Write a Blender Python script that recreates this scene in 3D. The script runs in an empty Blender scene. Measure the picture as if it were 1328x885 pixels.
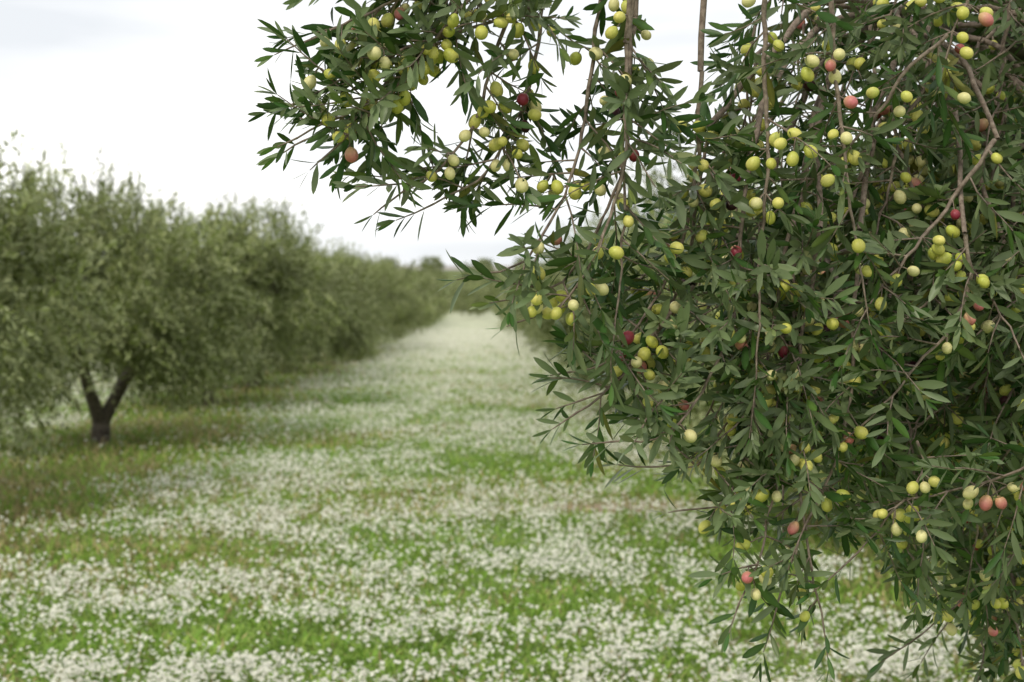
import bpy, math, random
import numpy as np
from mathutils import Vector
random.seed(7); rng=np.random.default_rng(7)
scene=bpy.context.scene

# ------------------------------------------------------------ helpers
def norm(v):
    v=np.asarray(v,float); n=np.linalg.norm(v,axis=-1,keepdims=True); return v/np.maximum(n,1e-9)

def link(o,parent=None):
    scene.collection.objects.link(o)
    if parent: o.parent=parent
    return o

def empty(name,loc=(0,0,0)):
    e=bpy.data.objects.new(name,None); e.location=loc; e.empty_display_size=0.3
    return link(e)

def make_mesh(name,verts,loops,sizes,colors=None,mat=None,smooth=True):
    verts=np.ascontiguousarray(verts,dtype=np.float32); loops=np.ascontiguousarray(loops,dtype=np.int32)
    sizes=np.asarray(sizes,dtype=np.int32)
    me=bpy.data.meshes.new(name)
    me.vertices.add(len(verts)); me.vertices.foreach_set('co',verts.ravel())
    me.loops.add(len(loops)); me.loops.foreach_set('vertex_index',loops)
    me.polygons.add(len(sizes))
    st=np.concatenate([[0],np.cumsum(sizes)[:-1]]).astype(np.int32)
    me.polygons.foreach_set('loop_start',st)
    me.polygons.foreach_set('use_smooth',np.full(len(sizes),smooth,dtype=bool))
    me.update(calc_edges=True)
    if colors is not None:
        c=np.ones((len(verts),4),dtype=np.float32); c[:,:3]=colors
        a=me.color_attributes.new('Col','FLOAT_COLOR','POINT'); a.data.foreach_set('color',c.ravel())
    if mat: me.materials.append(mat)
    return me

def hash2(ix,iy,s):
    h=(ix.astype(np.int64)*374761393+iy.astype(np.int64)*668265263+s*982451653)&0x7fffffff
    h=((h^(h>>13))*1274126177)&0x7fffffff
    return ((h^(h>>16))&0xffffff)/float(0xffffff)
def vnoise(x,y,s=0):
    ix=np.floor(x);iy=np.floor(y);fx=x-ix;fy=y-iy
    fx=fx*fx*(3-2*fx);fy=fy*fy*(3-2*fy)
    a=hash2(ix,iy,s);b=hash2(ix+1,iy,s);c=hash2(ix,iy+1,s);d=hash2(ix+1,iy+1,s)
    return (a*(1-fx)+b*fx)*(1-fy)+(c*(1-fx)+d*fx)*fy
def fbm(x,y,s=0,o=4):
    r=0;a=.5;t=0
    for i in range(o):
        r=r+a*vnoise(x*2**i,y*2**i,s+i*17);t+=a;a*=.5
    return r/t
def sstep(a,b,x):
    t=np.clip((x-a)/(b-a),0,1);return t*t*(3-2*t)

# ------------------------------------------------------------ materials
def nt(mat):
    mat.use_nodes=True; n=mat.node_tree; n.nodes.clear(); return n
def leaf_mat(name,under,rough=.38,trans=.12,spec=.5):
    m=bpy.data.materials.new(name); t=nt(m); N=t.nodes; L=t.links
    out=N.new('ShaderNodeOutputMaterial'); b=N.new('ShaderNodeBsdfPrincipled')
    at=N.new('ShaderNodeVertexColor'); at.layer_name='Col'
    geo=N.new('ShaderNodeNewGeometry')
    mx=N.new('ShaderNodeMix'); mx.data_type='RGBA'
    un=N.new('ShaderNodeMix'); un.data_type='RGBA'; un.inputs[0].default_value=.4
    un.inputs[6].default_value=(*under,1); L.new(at.outputs[0],un.inputs[7])
    L.new(geo.outputs['Backfacing'],mx.inputs[0]); L.new(at.outputs[0],mx.inputs[6]); L.new(un.outputs[2],mx.inputs[7])
    L.new(mx.outputs[2],b.inputs['Base Color'])
    b.inputs['Roughness'].default_value=rough; b.inputs['Specular IOR Level'].default_value=spec
    if trans:
        tr=N.new('ShaderNodeBsdfTranslucent'); L.new(mx.outputs[2],tr.inputs[0])
        ms=N.new('ShaderNodeMixShader'); ms.inputs[0].default_value=trans
        L.new(b.outputs[0],ms.inputs[1]); L.new(tr.outputs[0],ms.inputs[2]); L.new(ms.outputs[0],out.inputs[0])
    else: L.new(b.outputs[0],out.inputs[0])
    return m
def bark_mat(name,c1,c2,scale=40):
    m=bpy.data.materials.new(name); t=nt(m); N=t.nodes; L=t.links
    out=N.new('ShaderNodeOutputMaterial'); b=N.new('ShaderNodeBsdfPrincipled')
    tc=N.new('ShaderNodeTexCoord'); no=N.new('ShaderNodeTexNoise'); no.inputs['Scale'].default_value=scale; no.inputs['Detail'].default_value=6
    L.new(tc.outputs['Object'],no.inputs['Vector'])
    cr=N.new('ShaderNodeValToRGB'); cr.color_ramp.elements[0].color=(*c1,1); cr.color_ramp.elements[1].color=(*c2,1)
    cr.color_ramp.elements[0].position=.3; cr.color_ramp.elements[1].position=.7
    L.new(no.outputs[0],cr.inputs[0]); L.new(cr.outputs[0],b.inputs['Base Color'])
    bp=N.new('ShaderNodeBump'); bp.inputs['Strength'].default_value=.6; bp.inputs['Distance'].default_value=.004
    L.new(no.outputs[0],bp.inputs['Height']); L.new(bp.outputs[0],b.inputs['Normal'])
    b.inputs['Roughness'].default_value=.85; L.new(b.outputs[0],out.inputs[0]); return m
def vc_mat(name,rough=.9,nscale=30,lo=.7,hi=1.3,trans=0,spec=.3,bump=0):
    m=bpy.data.materials.new(name); t=nt(m); N=t.nodes; L=t.links
    out=N.new('ShaderNodeOutputMaterial'); b=N.new('ShaderNodeBsdfPrincipled')
    at=N.new('ShaderNodeVertexColor'); at.layer_name='Col'
    tc=N.new('ShaderNodeTexCoord'); no=N.new('ShaderNodeTexNoise'); no.inputs['Scale'].default_value=nscale; no.inputs['Detail'].default_value=4
    L.new(tc.outputs['Object'],no.inputs['Vector'])
    mr=N.new('ShaderNodeMapRange'); mr.inputs[1].default_value=.3; mr.inputs[2].default_value=.7
    mr.inputs[3].default_value=lo; mr.inputs[4].default_value=hi; L.new(no.outputs[0],mr.inputs[0])
    mu=N.new('ShaderNodeMix'); mu.data_type='RGBA'; mu.blend_type='MULTIPLY'; mu.inputs[0].default_value=1
    L.new(at.outputs[0],mu.inputs[6]); L.new(mr.outputs[0],mu.inputs[7]); L.new(mu.outputs[2],b.inputs['Base Color'])
    b.inputs['Roughness'].default_value=rough; b.inputs['Specular IOR Level'].default_value=spec
    if bump:
        bp=N.new('ShaderNodeBump'); bp.inputs['Strength'].default_value=.5; bp.inputs['Distance'].default_value=bump
        L.new(no.outputs[0],bp.inputs['Height']); L.new(bp.outputs[0],b.inputs['Normal'])
    if trans:
        tr=N.new('ShaderNodeBsdfTranslucent'); L.new(mu.outputs[2],tr.inputs[0])
        ms=N.new('ShaderNodeMixShader'); ms.inputs[0].default_value=trans
        L.new(b.outputs[0],ms.inputs[1]); L.new(tr.outputs[0],ms.inputs[2]); L.new(ms.outputs[0],out.inputs[0])
    else: L.new(b.outputs[0],out.inputs[0])
    return m
M_leaf=leaf_mat('olive_leaf',(.24,.29,.15),rough=.38,trans=.15,spec=.30)
M_leaf_in=leaf_mat('olive_leaf_inner',(.14,.19,.08),rough=.5,trans=0,spec=.18)  # undersides darkened: shade deep in the crown is put into the leaf colour
M_leaf_bg=leaf_mat('olive_leaf_row',(.38,.42,.23),rough=.65,trans=.25,spec=.15)
M_bark=bark_mat('olive_bark',(.05,.04,.03),(.17,.14,.11),30)
M_twig=bark_mat('olive_twig',(.14,.10,.075),(.34,.27,.21),120)
M_olive=vc_mat('olive_skin',rough=.42,nscale=260,lo=.92,hi=1.08,spec=.4)
M_ground=vc_mat('ground_soil_grass',rough=1,nscale=25,lo=.55,hi=1.4,spec=.05,bump=.03)
M_grass=vc_mat('grass_blade',rough=.6,nscale=3,lo=.8,hi=1.2,trans=.35,spec=.2)
M_flower=vc_mat('flower_petal',rough=.7,nscale=8,lo=.9,hi=1.05,trans=.3,spec=.2)
M_hill=vc_mat('hill_scrub',rough=1,nscale=.02,lo=.8,hi=1.2,spec=.05)

# ------------------------------------------------------------ leaves
def build_leaves(name,B,D,Nn,Ln,Wd,bend,col,mat,hi=True):
    B=np.asarray(B,float);D=norm(D);Nn=np.asarray(Nn,float)
    Nn=norm(Nn-D*(Nn*D).sum(1,keepdims=True)); S=np.cross(D,Nn)
    Ln=np.asarray(Ln)[:,None];Wd=np.asarray(Wd)[:,None];bend=np.asarray(bend)[:,None];col=np.asarray(col)
    n=len(B)
    if hi:
        ts=[0,.1,.32,.62,.86,1]; ws=[0,.28,.85,1,.62,0]
        V=[]
        for t in ts: V.append((t,0))
        for t,w in list(zip(ts,ws))[1:-1]: V.append((t,w)); V.append((t,-w))
        faces=[(0,1,6),(1,2,8,6),(2,3,10,8),(3,4,12,10),(4,5,12),
               (0,7,1),(1,7,9,2),(2,9,11,3),(3,11,13,4),(4,13,5)]
    else:
        V=[(0,0),(.45,1),(.45,-1),(1,0)]; faces=[(0,2,3,1)]
    k=len(V); P=np.zeros((n,k,3)); C=np.zeros((n,k,3))
    for i,(t,w) in enumerate(V):
        P[:,i]=B+D*Ln*t+S*(w*Wd*.5)+Nn*(abs(w)*Wd*.10 - bend*Ln*t*t)
        C[:,i]=col*(1.3 if (w==0 and hi and 0<t<1) else 1.0)
    fl=np.concatenate([np.array(f) for f in faces]); sz=np.array([len(f) for f in faces])
    loops=(fl[None,:]+(np.arange(n)*k)[:,None]).ravel()
    return make_mesh(name,P.reshape(-1,3),loops,np.tile(sz,n),C.reshape(-1,3),mat,smooth=hi)

class Tubes:
    def __init__(s): s.v=[];s.f=[];s.n=0
    def add(s,pts,rad,k=6):
        pts=np.asarray(pts,float); m=len(pts)
        if m<2: return
        T=np.gradient(pts,axis=0); T=norm(T)
        up=np.array([.31,.17,.93]); 
        U=norm(np.cross(T,up)); W=np.cross(T,U)
        a=np.linspace(0,2*np.pi,k,endpoint=False)
        rad=np.asarray(rad,float)*np.ones(m)
        ring=pts[:,None,:]+rad[:,None,None]*(np.cos(a)[None,:,None]*U[:,None,:]+np.sin(a)[None,:,None]*W[:,None,:])
        s.v.append(ring.reshape(-1,3))
        i=np.arange(m-1)[:,None]*k; j=np.arange(k)[None,:]; j2=(j+1)%k
        q=np.stack([i+j,i+j2,i+k+j2,i+k+j],-1).reshape(-1,4)+s.n
        s.f.append(q); s.n+=m*k
    def mesh(s,name,mat):
        v=np.concatenate(s.v); f=np.concatenate(s.f)
        return make_mesh(name,v,f.ravel(),np.full(len(f),4),None,mat,True)

def catmull(P,n):
    P=[np.array(p,float) for p in P]
    P=[2*P[0]-P[1]]+P+[2*P[-1]-P[-2]]; out=[]
    for i in range(1,len(P)-2):
        for u in np.linspace(0,1,n,endpoint=False):
            a,b,c,d=P[i-1:i+3]
            out.append(.5*((2*b)+(-a+c)*u+(2*a-5*b+4*c-d)*u*u+(-a+3*b-3*c+d)*u**3))
    out.append(P[-2]); return np.array(out)
def resample(P,step):
    d=np.r_[0,np.cumsum(np.linalg.norm(np.diff(P,axis=0),axis=1))]
    n=max(2,int(d[-1]/step)+1); t=np.linspace(0,d[-1],n)
    return np.stack([np.interp(t,d,P[:,i]) for i in range(3)],1)

# ------------------------------------------------------------ foreground olive tree
class Foliage:
    def __init__(s): s.B=[];s.D=[];s.N=[];s.L=[];s.W=[];s.b=[];s.c=[]
    def leaf(s,p,d,n,L,W,b,c): s.B.append(p);s.D.append(d);s.N.append(n);s.L.append(L);s.W.append(W);s.b.append(b);s.c.append(c)
UP=np.array([0,0,1.])
def leafcol():
    r=random.random()
    base=np.array([.033,.078,.016])
    if r<.30: base=np.array([.066,.122,.024])
    elif r<.40: base=np.array([.14,.18,.045])
    elif r<.415: base=np.array([.26,.22,.05])
    return base*random.uniform(.55,1.55)
def rperp(a):
    v=np.array([random.gauss(0,1) for _ in range(3)]); v=v-a*np.dot(v,a); return v/np.linalg.norm(v)

zb=np.array([.6,1.0,1.07,1.12,1.2,1.27,1.33,1.38,1.43,1.48,1.51,1.60,1.64,1.69,1.745,1.79,1.9,2.01,2.3])
xb=np.array([.80,.60,.40,.33,.30,.27,.21,.15,.07,.09,.05,-.02,-.06,-.15,-.20,-.30,-.31,-.29,-.2])
zp=np.array([.6,.9,1.05,1.16,1.27,1.33,1.43,1.55,1.69,1.80,1.95,2.3])
xf=np.array([.85,.72,.62,.50,.40,.34,.22,.16,.16,.18,.20,.24])
xd=np.array([1.35,1.15,.98,.75,.62,.55,.46,.44,.66,.85,.95,1.05])
def xlim(y,z):
    a=np.interp(z,zp,xf); b=np.interp(z,zp,xd)
    return a+(b-a)*min(1.6,max(0,(y-2.0)))
def outside(p,m=.03):
    if p[1]<2.25: return p[0]<np.interp(p[2],zb,xb)*p[1]/1.95+m
    return p[0]<xlim(p[1],p[2])-.16

olives=[]
def add_olives(p,tw,k):
    for _ in range(k):
        d=norm(np.array([random.gauss(0,.7),random.gauss(0,.7)-.25,-random.uniform(.2,1.1)]))
        st=random.uniform(.010,.024); r=random.uniform(.0070,.0094); ln=random.uniform(1.12,1.32)
        c=p+d*(st+r*ln)
        if outside(c,0.0): continue
        if not all(np.linalg.norm(c-o[0])>(r+o[2])*1.02 for o in olives[-18:]): continue
        q=random.random()
        if q<.875:
            h=random.random(); col=np.array([.60+.15*h,.58+.09*h,.11+.08*h]); top=col*np.array([.85,1.0,.8])
            if random.random()<.25: col=np.array([.76,.70,.32]); top=col
        elif q<.94: col=np.array([.60,.17,.18]); top=np.array([.72,.50,.24])
        elif q<.975: col=np.array([.25,.02,.045]); top=np.array([.42,.12,.10])
        else: col=np.array([.035,.008,.015]); top=np.array([.08,.015,.02])
        olives.append((c,d,r,ln,col,top))
        tw.add(np.array([p,p+d*st*.5+UP*.001,c-d*r*ln*.9]),[.0011,.0009,.0009],4)

def shoot(F,tw,p0,d0,length,droop=.5,r0=.0016,step=.0145,scale=1.,olive=0.):
    d=np.array(d0,float); d/=np.linalg.norm(d); p=np.array(p0,float); pts=[p.copy()]
    n=max(3,int(length/step)); rad=rperp(d); cols=leafcol()
    for i in range(n):
        d=d+np.array([random.gauss(0,.08),random.gauss(0,.08),random.gauss(0,.07)-droop*step*2.2]); d/=np.linalg.norm(d)
        p=p+d*step; pts.append(p.copy())
        if outside(p): break
        rad=np.cross(d,rad); 
        if np.linalg.norm(rad)<.1: rad=rperp(d)
        rad/=np.linalg.norm(rad)
        t=i/n
        if t<.6 and random.random()<olive: add_olives(p,tw,random.choice([1,1,2,3]))
        for sgn in (1,-1):
            if random.random()<.10: continue
            rr=norm(rad*sgn+np.array([random.gauss(0,.25) for _ in range(3)]))
            a=random.uniform(.6,1.15)*(1.0-.45*t)
            ld=norm(d*math.cos(a)+rr*math.sin(a)+UP*random.uniform(-.08,.18))
            nn=norm(d*math.sin(a)-rr*math.cos(a)+UP*.40+np.array([random.gauss(0,.42) for _ in range(3)]))
            L=random.uniform(.034,.055)*scale*(1-.45*max(0,t-.75)/.25)*(0.75 if random.random()<.15 else 1)
            F.leaf(p,ld,nn,L,L*random.uniform(.18,.25),random.uniform(-.06,.20),(cols*.5+leafcol()*.5))
    for sgn in (1,-1):
        F.leaf(p,norm(d+rad*sgn*.25),norm(rad*sgn*-1+UP*.3),.030*scale,.0065*scale,.05,cols*1.35)
    q=np.array(pts); q=q[::2] if len(q)>4 else q
    tw.add(q,np.linspace(r0,.0007,len(q)),4)

def branchlet(F,tw,ctrl,r0=.0035,nshoot=1.0,olive=1.0,scale=1.,step=.0145,start=.22,wob=.0018):
    P=resample(catmull(ctrl,8),.02); 
    P=P+np.cumsum(rng.normal(0,wob,P.shape),axis=0)
    for j in range(4,len(P)):
        if outside(P[j],.05): P=P[:j]; break
    n=len(P)
    if n<5: return
    tw.add(P,np.linspace(r0,.0014,n),6)
    i=max(1,int(n*start))
    while i<n-2:
        T=norm(P[min(i+1,n-1)]-P[i-1]); t=i/n
        side=rperp(T)
        ax=norm(T*random.uniform(.25,1.0)+side*random.uniform(.6,1.1)+UP*random.uniform(-.1,.5))
        shoot(F,tw,P[i],ax,random.uniform(.05,.17)*(1.2-.5*t)*scale,droop=random.uniform(-.3,1.2),step=step,scale=scale,olive=.035*olive)
        if random.random()<.29*olive:
            add_olives(P[i],tw,random.choice([1,1,2,2,3,4]))
        i+=max(1,int(random.uniform(1.3,3.4)/nshoot))
    shoot(F,tw,P[-1],norm(P[-1]-P[-3]),random.uniform(.06,.13),droop=.3,step=step,scale=scale)

tree=empty('olive_tree',(0,0,0))
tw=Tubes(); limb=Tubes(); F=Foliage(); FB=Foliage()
TR=np.array([2.15,3.55,0.])
limb.add(catmull([TR+[0,0,-.1],TR+[-.03,.02,.3],TR+[.05,.04,.65],TR+[.0,0,1.0]],6),np.interp(np.linspace(0,1,19),[0,.15,.6,1],[.24,.17,.14,.13]),14)
limbpts=[]
tips=[(-.1,2.25,2.55),(.35,2.0,2.5),(.75,2.1,2.65),(1.2,2.3,2.7),(.3,2.9,2.6),(.7,3.4,2.9),(1.0,4.6,2.7),(1.9,5.4,2.6),(2.0,2.2,2.6),(3.2,2.6,2.6),(3.6,4.0,2.7),(3.0,5.2,2.5),(1.6,3.2,3.2),(2.4,3.8,3.3),
      (.75,2.5,2.08),(.55,2.7,1.65),(.95,2.9,1.5)]
for k,t in enumerate(tips):
    t=np.array(t); s=TR+[random.uniform(-.05,.05),random.uniform(-.05,.05),random.uniform(.8,1.0)]
    mid=s+(t-s)*[.4,.4,.75]; mid2=s+(t-s)*[.75,.75,.98]
    P=catmull([s,mid,mid2,t],8); P+=np.cumsum(rng.normal(0,.008,P.shape),0)*np.linspace(0,1,len(P))[:,None]
    limb.add(P,np.linspace(.055 if t[2]>2 else .03,.009,len(P)),10); limbpts.append(P)
LP=np.concatenate(limbpts)
def connect(root,r=.0045):
    d=np.linalg.norm(LP-root,axis=1)+np.where(LP[:,2]<root[2]-.05,.25,0); q=LP[np.argmin(d)]
    m=(q+root)/2+[random.uniform(-.05,.05),random.uniform(-.05,.05),.10*np.linalg.norm(q-root)]
    P=catmull([q,m,root],8); P+=np.cumsum(rng.normal(0,.004,P.shape),0)*np.sin(np.linspace(0,np.pi,len(P)))[:,None]
    tw.add(P,np.linspace(r*1.6,r,len(P)),6)

H=[
 [(.10,2.05,2.12),(-.02,1.97,2.06),(-.15,1.93,1.975),(-.26,1.92,1.93)],
 [(.08,2.05,2.10),(-.03,1.95,2.0),(-.12,1.92,1.89),(-.24,1.90,1.815)],
 [(.15,2.10,2.14),(.0,2.0,2.08),(-.13,1.98,2.03),(-.25,1.95,2.01)],
 [(-.02,2.02,2.05),(-.06,1.96,1.95),(-.13,1.92,1.86),(-.20,1.92,1.79)],
 [(.12,2.05,2.06),(.0,1.97,1.97),(-.12,1.93,1.93),(-.27,1.93,1.87)],
 [(-.03,1.98,2.0),(-.10,1.97,1.93),(-.17,1.95,1.85),(-.26,1.93,1.80)],
 [(.06,1.98,2.04),(.02,1.97,1.93),(-.03,1.95,1.81),(-.13,1.93,1.73)],
 [(.10,2.0,2.05),(.07,2.0,1.90),(.01,1.98,1.77),(-.06,1.97,1.72)],
 [(.17,2.0,2.02),(.14,1.97,1.83),(.06,1.93,1.67),(-.04,1.92,1.635)],
 [(.22,2.02,2.0),(.20,1.98,1.79),(.12,1.95,1.635),(.02,1.93,1.60)],
 [(.20,1.95,1.95),(.18,1.92,1.74),(.11,1.92,1.60),(.04,1.92,1.565)],
 [(.31,2.0,1.92),(.28,1.98,1.66),(.19,1.95,1.52),(.11,1.93,1.49)],
 [(.33,2.05,1.85),(.29,2.0,1.60),(.21,1.96,1.475),(.13,1.95,1.45)],
 [(.30,2.0,1.62),(.22,1.98,1.52),(.16,1.95,1.46),(.10,1.93,1.44)],
 [(.38,2.0,1.8),(.34,1.98,1.55),(.25,1.95,1.41),(.19,1.95,1.40)],
 [(.42,2.1,1.75),(.38,2.05,1.50),(.31,2.0,1.37),(.24,2.0,1.36)],
 [(.44,2.0,1.7),(.40,2.0,1.45),(.35,1.97,1.30),(.30,1.97,1.285)],
 [(.48,2.0,1.7),(.44,2.0,1.42),(.40,1.98,1.25),(.36,1.97,1.17)],
 [(.47,2.05,1.6),(.455,2.0,1.38),(.465,1.98,1.24),(.49,1.98,1.15)],
 [(.55,2.05,1.7),(.52,2.0,1.42),(.47,2.0,1.29),(.43,2.0,1.18)],
 [(.205,1.96,2.2),(.20,1.95,2.0),(.20,1.95,1.78),(.19,1.93,1.60)],
 [(.39,1.96,2.2),(.39,1.95,2.0),(.385,1.95,1.74),(.37,1.93,1.52)],
 [(.48,1.98,2.2),(.48,1.95,2.0),(.50,1.95,1.82),(.53,1.93,1.60)],
]
for k,h in enumerate(H):
    branchlet(F,tw,h,r0=.0046 if k>=20 else .0034,nshoot=.8 if k>=20 else 1.5 if k<6 else 1.3,olive=1.5,start=.15); connect(np.array(h[0]))

def fill(F,n,y0,y1,z0,z1,xr,step,olive,scale=1.,nshoot=1.,upr=(.12,.42)):
    for _ in range(n):
        y=random.uniform(y0,y1); z=random.uniform(z0,z1); xl=xlim(y,z)
        x=random.uniform(xl,max(xl+.2,xr*y)) 
        # the top of the hanging curtain is thinner: light passes between the sprays
        if z>1.6+.10*y-.12 and x<.34*y and random.random()<.42: continue
        tip=np.array([x,y,z]); dv=TR-tip; dv[2]=0; dv/=np.linalg.norm(dv)
        up=random.uniform(*upr); inn=random.uniform(.05,.28); sw=random.gauss(0,.13)
        root=tip+dv*inn+np.array([dv[1],-dv[0],0])*sw+[0,0,up]
        m=tip+(root-tip)*[.7,.7,.45]+[random.gauss(0,.025),random.gauss(0,.025),.03]
        branchlet(F,tw,[root,m,tip],r0=random.uniform(.0022,.0040),nshoot=nshoot,olive=olive,scale=scale,step=step,start=.05,wob=.003)
        if random.random()<.5: connect(root,.0036)
fill(F,78,1.95,2.4,1.22,2.1,.42,.0145,1.4,nshoot=1.1)
fill(F,30,2.2,2.7,.70,1.35,.44,.0145,1.6,nshoot=1.1)
fill(FB,130,2.4,3.3,.75,2.4,.46,.018,1.2,1.1,.9)
fill(FB,100,3.3,5.0,.7,2.8,.55,.024,.4,1.4,.8)
def fillcrown(F,n):
    for _ in range(n):
        a=random.uniform(0,2*math.pi); r=random.uniform(1.0,2.1)
        tip=TR+[r*math.cos(a),r*math.sin(a),random.uniform(.8,3.1)]
        if tip[1]<2.6 and tip[0]<1.0: continue
        if tip[0]<xlim(tip[1],tip[2])+.15: continue
        dv=TR-tip; dv[2]=0; dv/=np.linalg.norm(dv)
        root=tip+dv*.2+[0,0,random.uniform(.2,.4)]
        branchlet(F,tw,[root,tip+(root-tip)*[.75,.75,.45],tip],nshoot=.8,olive=.15,scale=1.5,step=.03,start=.1)
fillcrown(FB,110)
print('leaves',len(F.B),len(FB.B),'olives',len(olives))
link(bpy.data.objects.new('leaves',build_leaves('leaves',F.B,F.D,F.N,F.L,F.W,F.b,F.c,M_leaf,True)),tree)
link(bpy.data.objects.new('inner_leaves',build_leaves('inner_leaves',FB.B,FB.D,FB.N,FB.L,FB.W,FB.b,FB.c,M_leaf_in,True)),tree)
link(bpy.data.objects.new('twigs',tw.mesh('twigs',M_twig)),tree)
link(bpy.data.objects.new('trunk',limb.mesh('trunk',M_bark)),tree)
def build_olives():
    nu,nv=14,9; V=[];C=[];FL=[];SZ=[];off=0
    th=np.linspace(0,np.pi,nv+1); ph=np.linspace(0,2*np.pi,nu,endpoint=False)
    faces=[]; tv=[(0,0,1)]
    for i in range(1,nv):
        for p in ph: tv.append((math.sin(th[i])*math.cos(p),math.sin(th[i])*math.sin(p),math.cos(th[i])))
    tv.append((0,0,-1)); tv=np.array(tv)
    for j in range(nu): faces.append((0,1+j,1+(j+1)%nu)); 
    for i in range(nv-2):
        for j in range(nu):
            a=1+i*nu+j;b=1+i*nu+(j+1)%nu; faces.append((a,a+nu,b+nu,b))
    last=len(tv)-1; s=1+(nv-2)*nu
    for j in range(nu): faces.append((s+j,last,s+(j+1)%nu))
    fl=np.concatenate([np.array(f) for f in faces]); sz=np.array([len(f) for f in faces])
    for c,d,r,ln,col,top in olives:
        u=rperp(d); w=np.cross(d,u)
        z=tv[:,2:3]
        P=c+(u*tv[:,0:1]+w*tv[:,1:2])*r*(1+.05*z)+d*z*r*ln+d*(np.abs(z)>.999)*z*r*.06
        t=np.clip((-z+1)/2,0,1)**1.5
        V.append(P);C.append(col*(1-t)+top*t);FL.append(fl+off);SZ.append(sz);off+=len(tv)
    return make_mesh('olives',np.concatenate(V),np.concatenate(FL),np.concatenate(SZ),np.concatenate(C),M_olive)
link(bpy.data.objects.new('olives',build_olives()),tree)

# ------------------------------------------------------------ orchard trees
def crown_variant(seed,n_clump=135,per=460,lw=.34,ls=1.):
    r=np.random.default_rng(seed)
    az=r.uniform(0,2*np.pi,n_clump); cz=r.uniform(-1,1,n_clump); rr=r.uniform(.35,1.0,n_clump)**.6
    s=np.sqrt(1-np.clip(cz,0,1)**2*.85-np.clip(-cz,0,1)**2*.5)
    lump=.92+.18*np.sin(az*3+seed)*np.cos(cz*4+seed*2)+r.normal(0,.07,n_clump)
    C=np.stack([np.cos(az)*s*rr*1.6*lump,np.sin(az)*s*rr*1.6*lump,1.60+cz*rr*1.13*lump],1)
    B=[];D=[];N=[];col=[];Ls=[]
    cen=np.array([0,0,1.3])
    for c in C:
        out=norm(c-cen); k=int(per*r.uniform(.55,1.5)); ns=max(6,k//16)
        tone=r.uniform(.5,1.35)
        for _ in range(ns):
            p0=c+r.normal(0,.16,3); hgt=(c[2]-1.7)
            d=norm(out*.7+r.normal(0,.5,3)+[0,0,.7*hgt+(-.35 if hgt<0 else .2)])
            L=r.uniform(.16,.36)*(r.uniform(1,1.7) if hgt>.5 else 1)
            t=np.linspace(0,1,16)[:,None]
            P=p0+d*L*t+np.array([0,0,-1])*(.22 if hgt<.4 else .0)*L*t*t
            q=norm(d+r.normal(0,.75,(16,3)))
            B.append(P);D.append(q);N.append(norm(np.array([0,0,1])+r.normal(0,.7,(16,3))))
            g=r.uniform(.65,1.35,(16,1))*tone
            base=np.array([.215,.260,.080]) if r.random()<.65 else np.array([.33,.355,.165])
            col.append(base*g); Ls.append(r.uniform(.055,.085,16)*ls)
    B=np.concatenate(B);D=np.concatenate(D);N=np.concatenate(N);col=np.concatenate(col);Ls=np.concatenate(Ls)
    B[:,2]=np.maximum(B[:,2],.34+.22*r.random(len(B)))
    return build_leaves('crown',B,D,N,Ls,Ls*lw,np.zeros(len(B)),col,M_leaf_bg,False)
def trunk_variant(seed):
    r=random.Random(seed); T=Tubes()
    def jit(a): return [r.uniform(-a,a),r.uniform(-a,a),0]
    top=np.array([.04,.02,.28])+jit(.04)
    T.add(catmull([[0,0,-.1],[.01,0,.08],top*[1,1,.7],top],5),np.interp(np.linspace(0,1,16),[0,.3,1],[.17,.11,.10]),10)
    for k in range(4):
        a=k*1.57+r.uniform(-.4,.4); e=np.array([math.cos(a)*.95,math.sin(a)*.95,r.uniform(1.6,2.0)])
        m=top+(e-top)*[.42,.42,.45]+jit(.08)
        T.add(catmull([top-[0,0,.06],m,e],7),np.linspace(.08,.015,15),8)
        for q in range(3):
            s=m+(e-m)*r.uniform(.1,.9); e2=s+[r.uniform(-.5,.5),r.uniform(-.5,.5),r.uniform(.2,.6)]
            T.add(catmull([s,(s+e2)/2+jit(.05),e2],4),np.linspace(.025,.006,9),5)
    return T.mesh('trunk',M_bark)
crowns=[crown_variant(s) for s in (3,11,23,31)]
crowns_far=[crown_variant(s,80,110,.5,1.5) for s in (5,17)]
trunks=[trunk_variant(s) for s in range(3)]

def gheight(x,y):
    x=np.asarray(x,float);y=np.asarray(y,float)
    return (fbm(x*.5,y*.5,5,3)-.5)*.10*np.clip(1-np.abs(y)/200,0,1)+8.5*sstep(110,420,y)+fbm(x*.01,y*.01,9,2)*2.0*sstep(130,300,y)

def place_tree(x,y,sc,k,parent=None,far=False,rot=None,wide=1.,zs=None):
    z=float(gheight(x,y))
    rot=random.uniform(0,6.28) if rot is None else rot
    zs=random.uniform(.86,1.0) if zs is None else zs
    if parent is None:
        e=empty('olive_tree',(x,y,z)); e.scale=(sc*wide,sc*wide,sc*zs); e.rotation_euler[2]=rot
        link(bpy.data.objects.new('crown',crowns[k%4]),e); link(bpy.data.objects.new('trunk',trunks[k%3]),e)
    else:
        for nm,me in (('crown',(crowns_far if far else crowns)[k%(2 if far else 4)]),('trunk',trunks[k%3])):
            if far and nm=='trunk': continue
            o=link(bpy.data.objects.new(nm,me),parent); o.location=(x,y,z); o.scale=(sc*wide,sc*wide,sc*zs); o.rotation_euler[2]=rot
left=[(-4.7,10.6,1.0,.98,1.05),(-4.2,15.8,1.0,1.0,1.0),(-3.95,21.0,1.0,1.08,.98),(-4.1,25.9,.97,1.1,.98),(-4.1,30.7,1.0,1.12,.92),(-4.1,35.5,.96,1.12,.95),(-4.1,40.2,1.,1.1,.92)]
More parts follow.
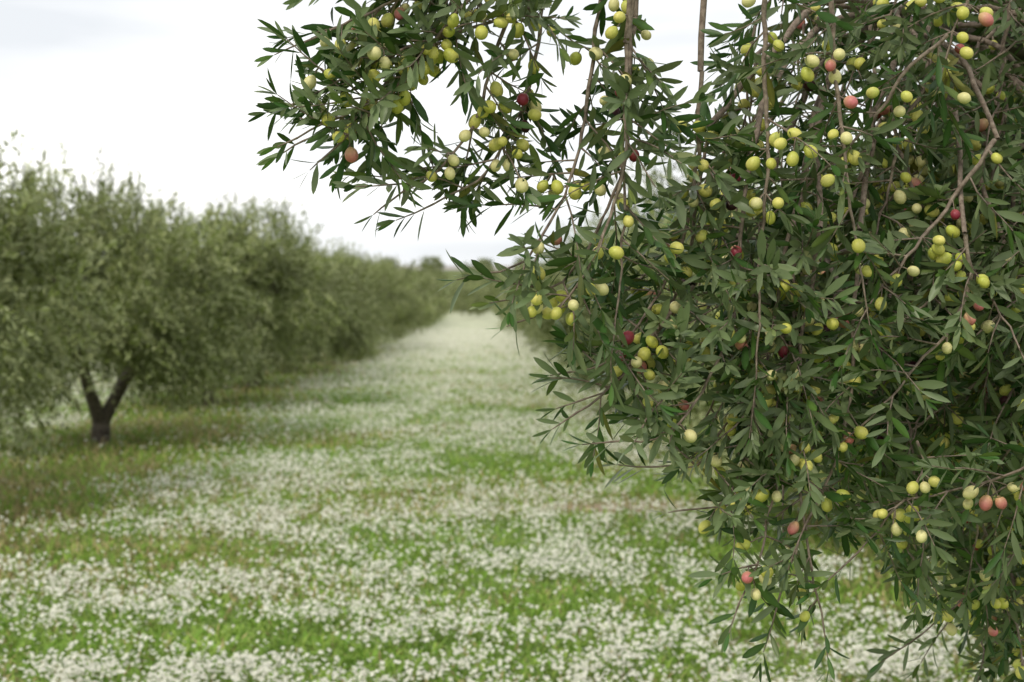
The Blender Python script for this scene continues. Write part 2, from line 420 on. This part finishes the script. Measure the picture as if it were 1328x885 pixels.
for i,(x,y,s,wd,zs) in enumerate(left): place_tree(x,y,s,i+1,wide=wd,zs=zs)
right=[(2.9,9.6,.98,1.),(3.1,14.6,1.0,1.15),(3.0,19.5,1.,1.2),(3.0,24.4,1.0,1.25),(3.0,29.2,1.,1.25)]
for i,(x,y,s,wd) in enumerate(right): place_tree(x,y,s,i+2,wide=wd)
grove=empty('distant_olive_tree_row')
for rx in (-4.05,3.1,-11.4,10.5,-18.7,17.8,-26,25):
    y=(45 if rx==-4.05 else 34.2 if rx==3.1 else 9.0)+random.uniform(-.5,.5)
    while y<112:
        if abs(rx)<9 or y>abs(rx)*1.9-4:
            place_tree(rx+random.uniform(-.25,.25),y,random.uniform(.92,1.08),random.randrange(4),grove,far=y>50,wide=1.2 if rx==3.1 else 1.12)
        y+=4.9+random.uniform(-.3,.3)
y=114
while y<330:
    for i in range(-16,17):
        x=i*(6+ (y-114)*.02)+random.uniform(-1.5,1.5)
        if abs(x)<y*.42: place_tree(x,y+random.uniform(-2,2),random.uniform(.95,1.25),random.randrange(4),grove,far=True,wide=1.3)
    y+=7+(y-110)*.12

# ------------------------------------------------------------ ground
def blob(x,y,cx,cy,rx,ry):
    wob=(fbm(x*1.5,y*1.5,77,3)-.5)*.9
    return np.clip(1.25-np.sqrt(((x-cx)/rx)**2+((y-cy)/ry)**2)-wob,0,1)
GREEN=[(-3.1,10.4,1.2,.8),(-2.2,15.4,1.5,1.3),(.75,12.4,1.,.8),(-2.0,9.0,.8,.3),(-2.1,23,.8,1.8),(0.6,7.2,2.0,.6),(-1.6,6.3,1.3,.4),(-.6,17.5,.7,.6),(.3,20,1.,.9),(-1,31,1.2,1.),(2.6,11.8,1.6,2.0),(-.5,12.2,.6,.35),(1.8,8.8,1.,.7),(-3.6,13.2,1.5,1.2),(-.3,9.0,.6,.3)]
def masks(x,y):
    g=np.zeros_like(x)
    for b in GREEN: g=np.maximum(g,blob(x,y,*b))
    soil=np.maximum(blob(x,y,1.0,10.9,.75,.35),blob(x,y,1.4,6.5,.5,.15)*.8)
    soil=np.maximum(soil,blob(x,y,-.3,10.6,.9,.4)*.5)
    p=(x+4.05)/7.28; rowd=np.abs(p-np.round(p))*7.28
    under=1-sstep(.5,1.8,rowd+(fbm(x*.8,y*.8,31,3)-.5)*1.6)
    farl=sstep(9,32,y)
    f=sstep(.39,.58,fbm(x*.6,y*.9,41,4)+.10+.20*farl)
    f=f*(1-.85*np.clip(g*1.8,0,1)*(1-.5*farl))*(1-.8*soil)*(1-.9*under)
    f=np.clip(f+.09*(1-under),0,1)
    dry=sstep(.5,.7,fbm(x*.6+9,y*.9,55,4))
    return f,g,soil,under,dry
xs=np.unique(np.concatenate([np.linspace(-9,9,150),np.linspace(-60,60,90),np.linspace(-3000,3000,61)]))
ys=np.unique(np.concatenate([np.linspace(-6,4,20),np.linspace(4,30,240),np.linspace(30,130,160),np.linspace(130,500,60),np.linspace(500,4000,20),[-200,-60]]))
X,Y=np.meshgrid(xs,ys); Z=gheight(X,Y)
f,g,so,un,dr=masks(X,Y)
def mixc(a,b,t): return a*(1-t[...,None])+np.array(b)*t[...,None]
c=np.ones(X.shape+(3,))*np.array([.14,.22,.045])
c=mixc(c,(.24,.24,.08),dr*.6)
c=mixc(c,(.32,.24,.17),np.clip(so*1.2,0,1))
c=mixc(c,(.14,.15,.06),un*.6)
far=sstep(12,45,Y)
c=mixc(c,(.62,.63,.47),f*(.15+.70*far))
c=mixc(c,(.15,.18,.07),sstep(125,200,Y))
nx,ny=len(xs),len(ys)
ii=(np.arange(ny-1)[:,None]*nx+np.arange(nx-1)[None,:]).ravel()
q=np.stack([ii,ii+1,ii+nx+1,ii+nx],1)
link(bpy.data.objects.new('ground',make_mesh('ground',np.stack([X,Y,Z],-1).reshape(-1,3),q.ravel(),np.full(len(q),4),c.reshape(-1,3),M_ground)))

def sample(n,y0,y1,pw=1.0,wid=.47,pad=1.2):
    u=rng.random(n); y=y0*(y1/y0)**(u**pw); 
    x=(rng.random(n)*2-1)*(wid*y+pad); return x,y
def grass(n):
    x,y=sample(n,4.2,50); f,g,so,un,dr=masks(x,y)
    keep=rng.random(n)>np.maximum(so*.8,sstep(25,50,y)*.8); x,y,f,g,un,dr=[a[keep] for a in (x,y,f,g,un,dr)]; n=len(x)
    z=gheight(x,y); sc=1+y*.02
    h=(rng.uniform(.03,.08,n)+.09*un*rng.random(n)**2+.02*g)*sc; w=rng.uniform(.005,.012,n)*sc*1.2
    a=rng.uniform(0,2*np.pi,n); lean=rng.uniform(.1,1.2,n)
    d=np.stack([np.cos(a)*lean,np.sin(a)*lean,np.ones(n)],1); d=norm(d); s=np.stack([-np.sin(a),np.cos(a),0*a],1)
    b=np.stack([x,y,z-.005],1)
    P=np.zeros((n,5,3)); H=h[:,None];W=w[:,None]
    P[:,0]=b-s*W*.4;P[:,1]=b+s*W*.4;P[:,2]=b+d*H*.6+s*W*.5;P[:,3]=b+d*H*.6-s*W*.5
    P[:,4]=b+d*H+np.stack([np.cos(a)*.3,np.sin(a)*.3,-.15+0*a],1)*H
    k=rng.random((n,1)); col=np.array([.20,.37,.05])*(1-k)+np.array([.35,.47,.10])*k
    dd=(rng.random(n)<(.08+.28*dr+.30*un))[:,None]
    col=np.where(dd,np.array([.50,.42,.20])*(.6+.6*k),col)*rng.uniform(.8,1.15,(n,1))
    C=np.repeat(col[:,None],5,1)
    base=(np.arange(n)*5)[:,None]
    loops=(base+np.array([0,1,2,3,3,2,4])[None]).ravel()
    return make_mesh('grass',P.reshape(-1,3),loops,np.tile([4,3],n),C.reshape(-1,3),M_grass,False)
link(bpy.data.objects.new('grass',grass(240000)))
def flowers(n):
    x,y=sample(n,4.2,70); f,g,so,un,dr=masks(x,y)
    clump=.10+.90*sstep(.40,.66,fbm(x*5,y*5,91,3)+.06*sstep(8,20,y))
    keep=rng.random(n)<f*clump*(.78+.22*sstep(7,12,y)); x,y=x[keep],y[keep]; n=len(x)
    z=gheight(x,y)+rng.uniform(.05,.13,n)*(1+y*.008); R=rng.uniform(.005,.0105,n)*(1+y*.028)
    nrm=norm(np.stack([rng.normal(0,.6,n),rng.normal(0,.6,n)-.3,np.ones(n)],1)); a=rng.uniform(0,6.28,n)
    u=norm(np.cross(nrm,np.stack([np.cos(a),np.sin(a),0*a],1))); v=np.cross(nrm,u); c0=np.stack([x,y,z],1)
    P=np.zeros((n,8,3))
    for i in range(2):
        A,Bv=(u,v) if i==0 else (v,u); o=nrm*(.0006*i)
        for j,(p,qq) in enumerate(((1,.38),(1,-.38),(-1,-.38),(-1,.38))):
            P[:,i*4+j]=c0+o+A*R[:,None]*p+Bv*R[:,None]*qq+nrm*R[:,None]*.15
    col=np.array([.88,.87,.76])*rng.uniform(.85,1,(n,1))
    return make_mesh('wildflowers',P.reshape(-1,3),np.arange(n*8),np.full(n*2,4),np.repeat(col[:,None],8,1).reshape(-1,3),M_flower,False)
link(bpy.data.objects.new('wildflowers',flowers(560000)))

# distant hills
hx=np.linspace(-1800,1800,160); prof=22+10*fbm(hx*.004+3,hx*0+1,66,4)
V=[];
for k,(yy,s) in enumerate(((900,0),(1100,.7),(1300,1.0),(1700,.9))):
    V.append(np.stack([hx,hx*0+yy,prof*s+5],1))
V=np.concatenate(V); n=len(hx); ii=np.concatenate([np.arange(n-1)+k*n for k in range(3)])
q=np.stack([ii,ii+1,ii+n+1,ii+n],1)
link(bpy.data.objects.new('hills',make_mesh('hills',V,q.ravel(),np.full(len(q),4),np.tile([.36,.34,.31],(len(V),1)),M_hill)))

# ------------------------------------------------------------ sky / light
w=bpy.data.worlds.new('World'); scene.world=w; w.use_nodes=True; t=w.node_tree; N=t.nodes; L=t.links; N.clear()
out=N.new('ShaderNodeOutputWorld'); bg=N.new('ShaderNodeBackground'); bg.inputs[1].default_value=.1
sky=N.new('ShaderNodeTexSky'); sky.sky_type='NISHITA'; sky.sun_disc=False; sky.sun_elevation=math.radians(48); sky.sun_rotation=math.radians(217)
tc=N.new('ShaderNodeTexCoord'); mp=N.new('ShaderNodeMapping'); mp.inputs['Scale'].default_value=(1.2,1.2,6)
no=N.new('ShaderNodeTexNoise'); no.inputs['Scale'].default_value=1.6; no.inputs['Detail'].default_value=5; no.inputs['Roughness'].default_value=.5
L.new(tc.outputs['Generated'],mp.inputs[0]); L.new(mp.outputs[0],no.inputs['Vector'])
cr=N.new('ShaderNodeValToRGB'); cr.color_ramp.elements[0].position=.40; cr.color_ramp.elements[1].position=.68
cr.color_ramp.elements[0].color=(.615,.645,.69,1); cr.color_ramp.elements[1].color=(1,1,1,1)
L.new(no.outputs[0],cr.inputs[0])
sc=N.new('ShaderNodeMix'); sc.data_type='RGBA'; sc.blend_type='MULTIPLY'; sc.inputs[0].default_value=1; sc.inputs[7].default_value=(14.8,14.6,14.2,1)
L.new(cr.outputs[0],sc.inputs[6])
mx=N.new('ShaderNodeMix'); mx.data_type='RGBA'; mx.inputs[0].default_value=.94
L.new(sky.outputs[0],mx.inputs[6]); L.new(sc.outputs[2],mx.inputs[7]); L.new(mx.outputs[2],bg.inputs[0]); L.new(bg.outputs[0],out.inputs[0])
sd=bpy.data.lights.new('sun','SUN'); sd.energy=1.5; sd.angle=math.radians(10); sd.color=(1,.93,.80)
so_=link(bpy.data.objects.new('sun',sd)); 
el=math.radians(48); az=math.radians(217); dirv=Vector((math.sin(az)*math.cos(el),math.cos(az)*math.cos(el),math.sin(el)))
so_.rotation_euler=dirv.to_track_quat('Z','Y').to_euler()
scene.view_settings.view_transform='Standard'; scene.view_settings.look='None'; scene.view_settings.exposure=0

# ------------------------------------------------------------ camera
cd=bpy.data.cameras.new('camera'); cam=link(bpy.data.objects.new('camera',cd)); cam.location=(0,0,1.6)
cam.rotation_euler=(math.radians(90-1.68),0,math.radians(-1.3)); cd.lens=50; cd.sensor_width=36
cd.clip_start=.05; cd.clip_end=8000
cd.dof.use_dof=True; cd.dof.focus_distance=1.98; cd.dof.aperture_fstop=6.8
scene.camera=cam
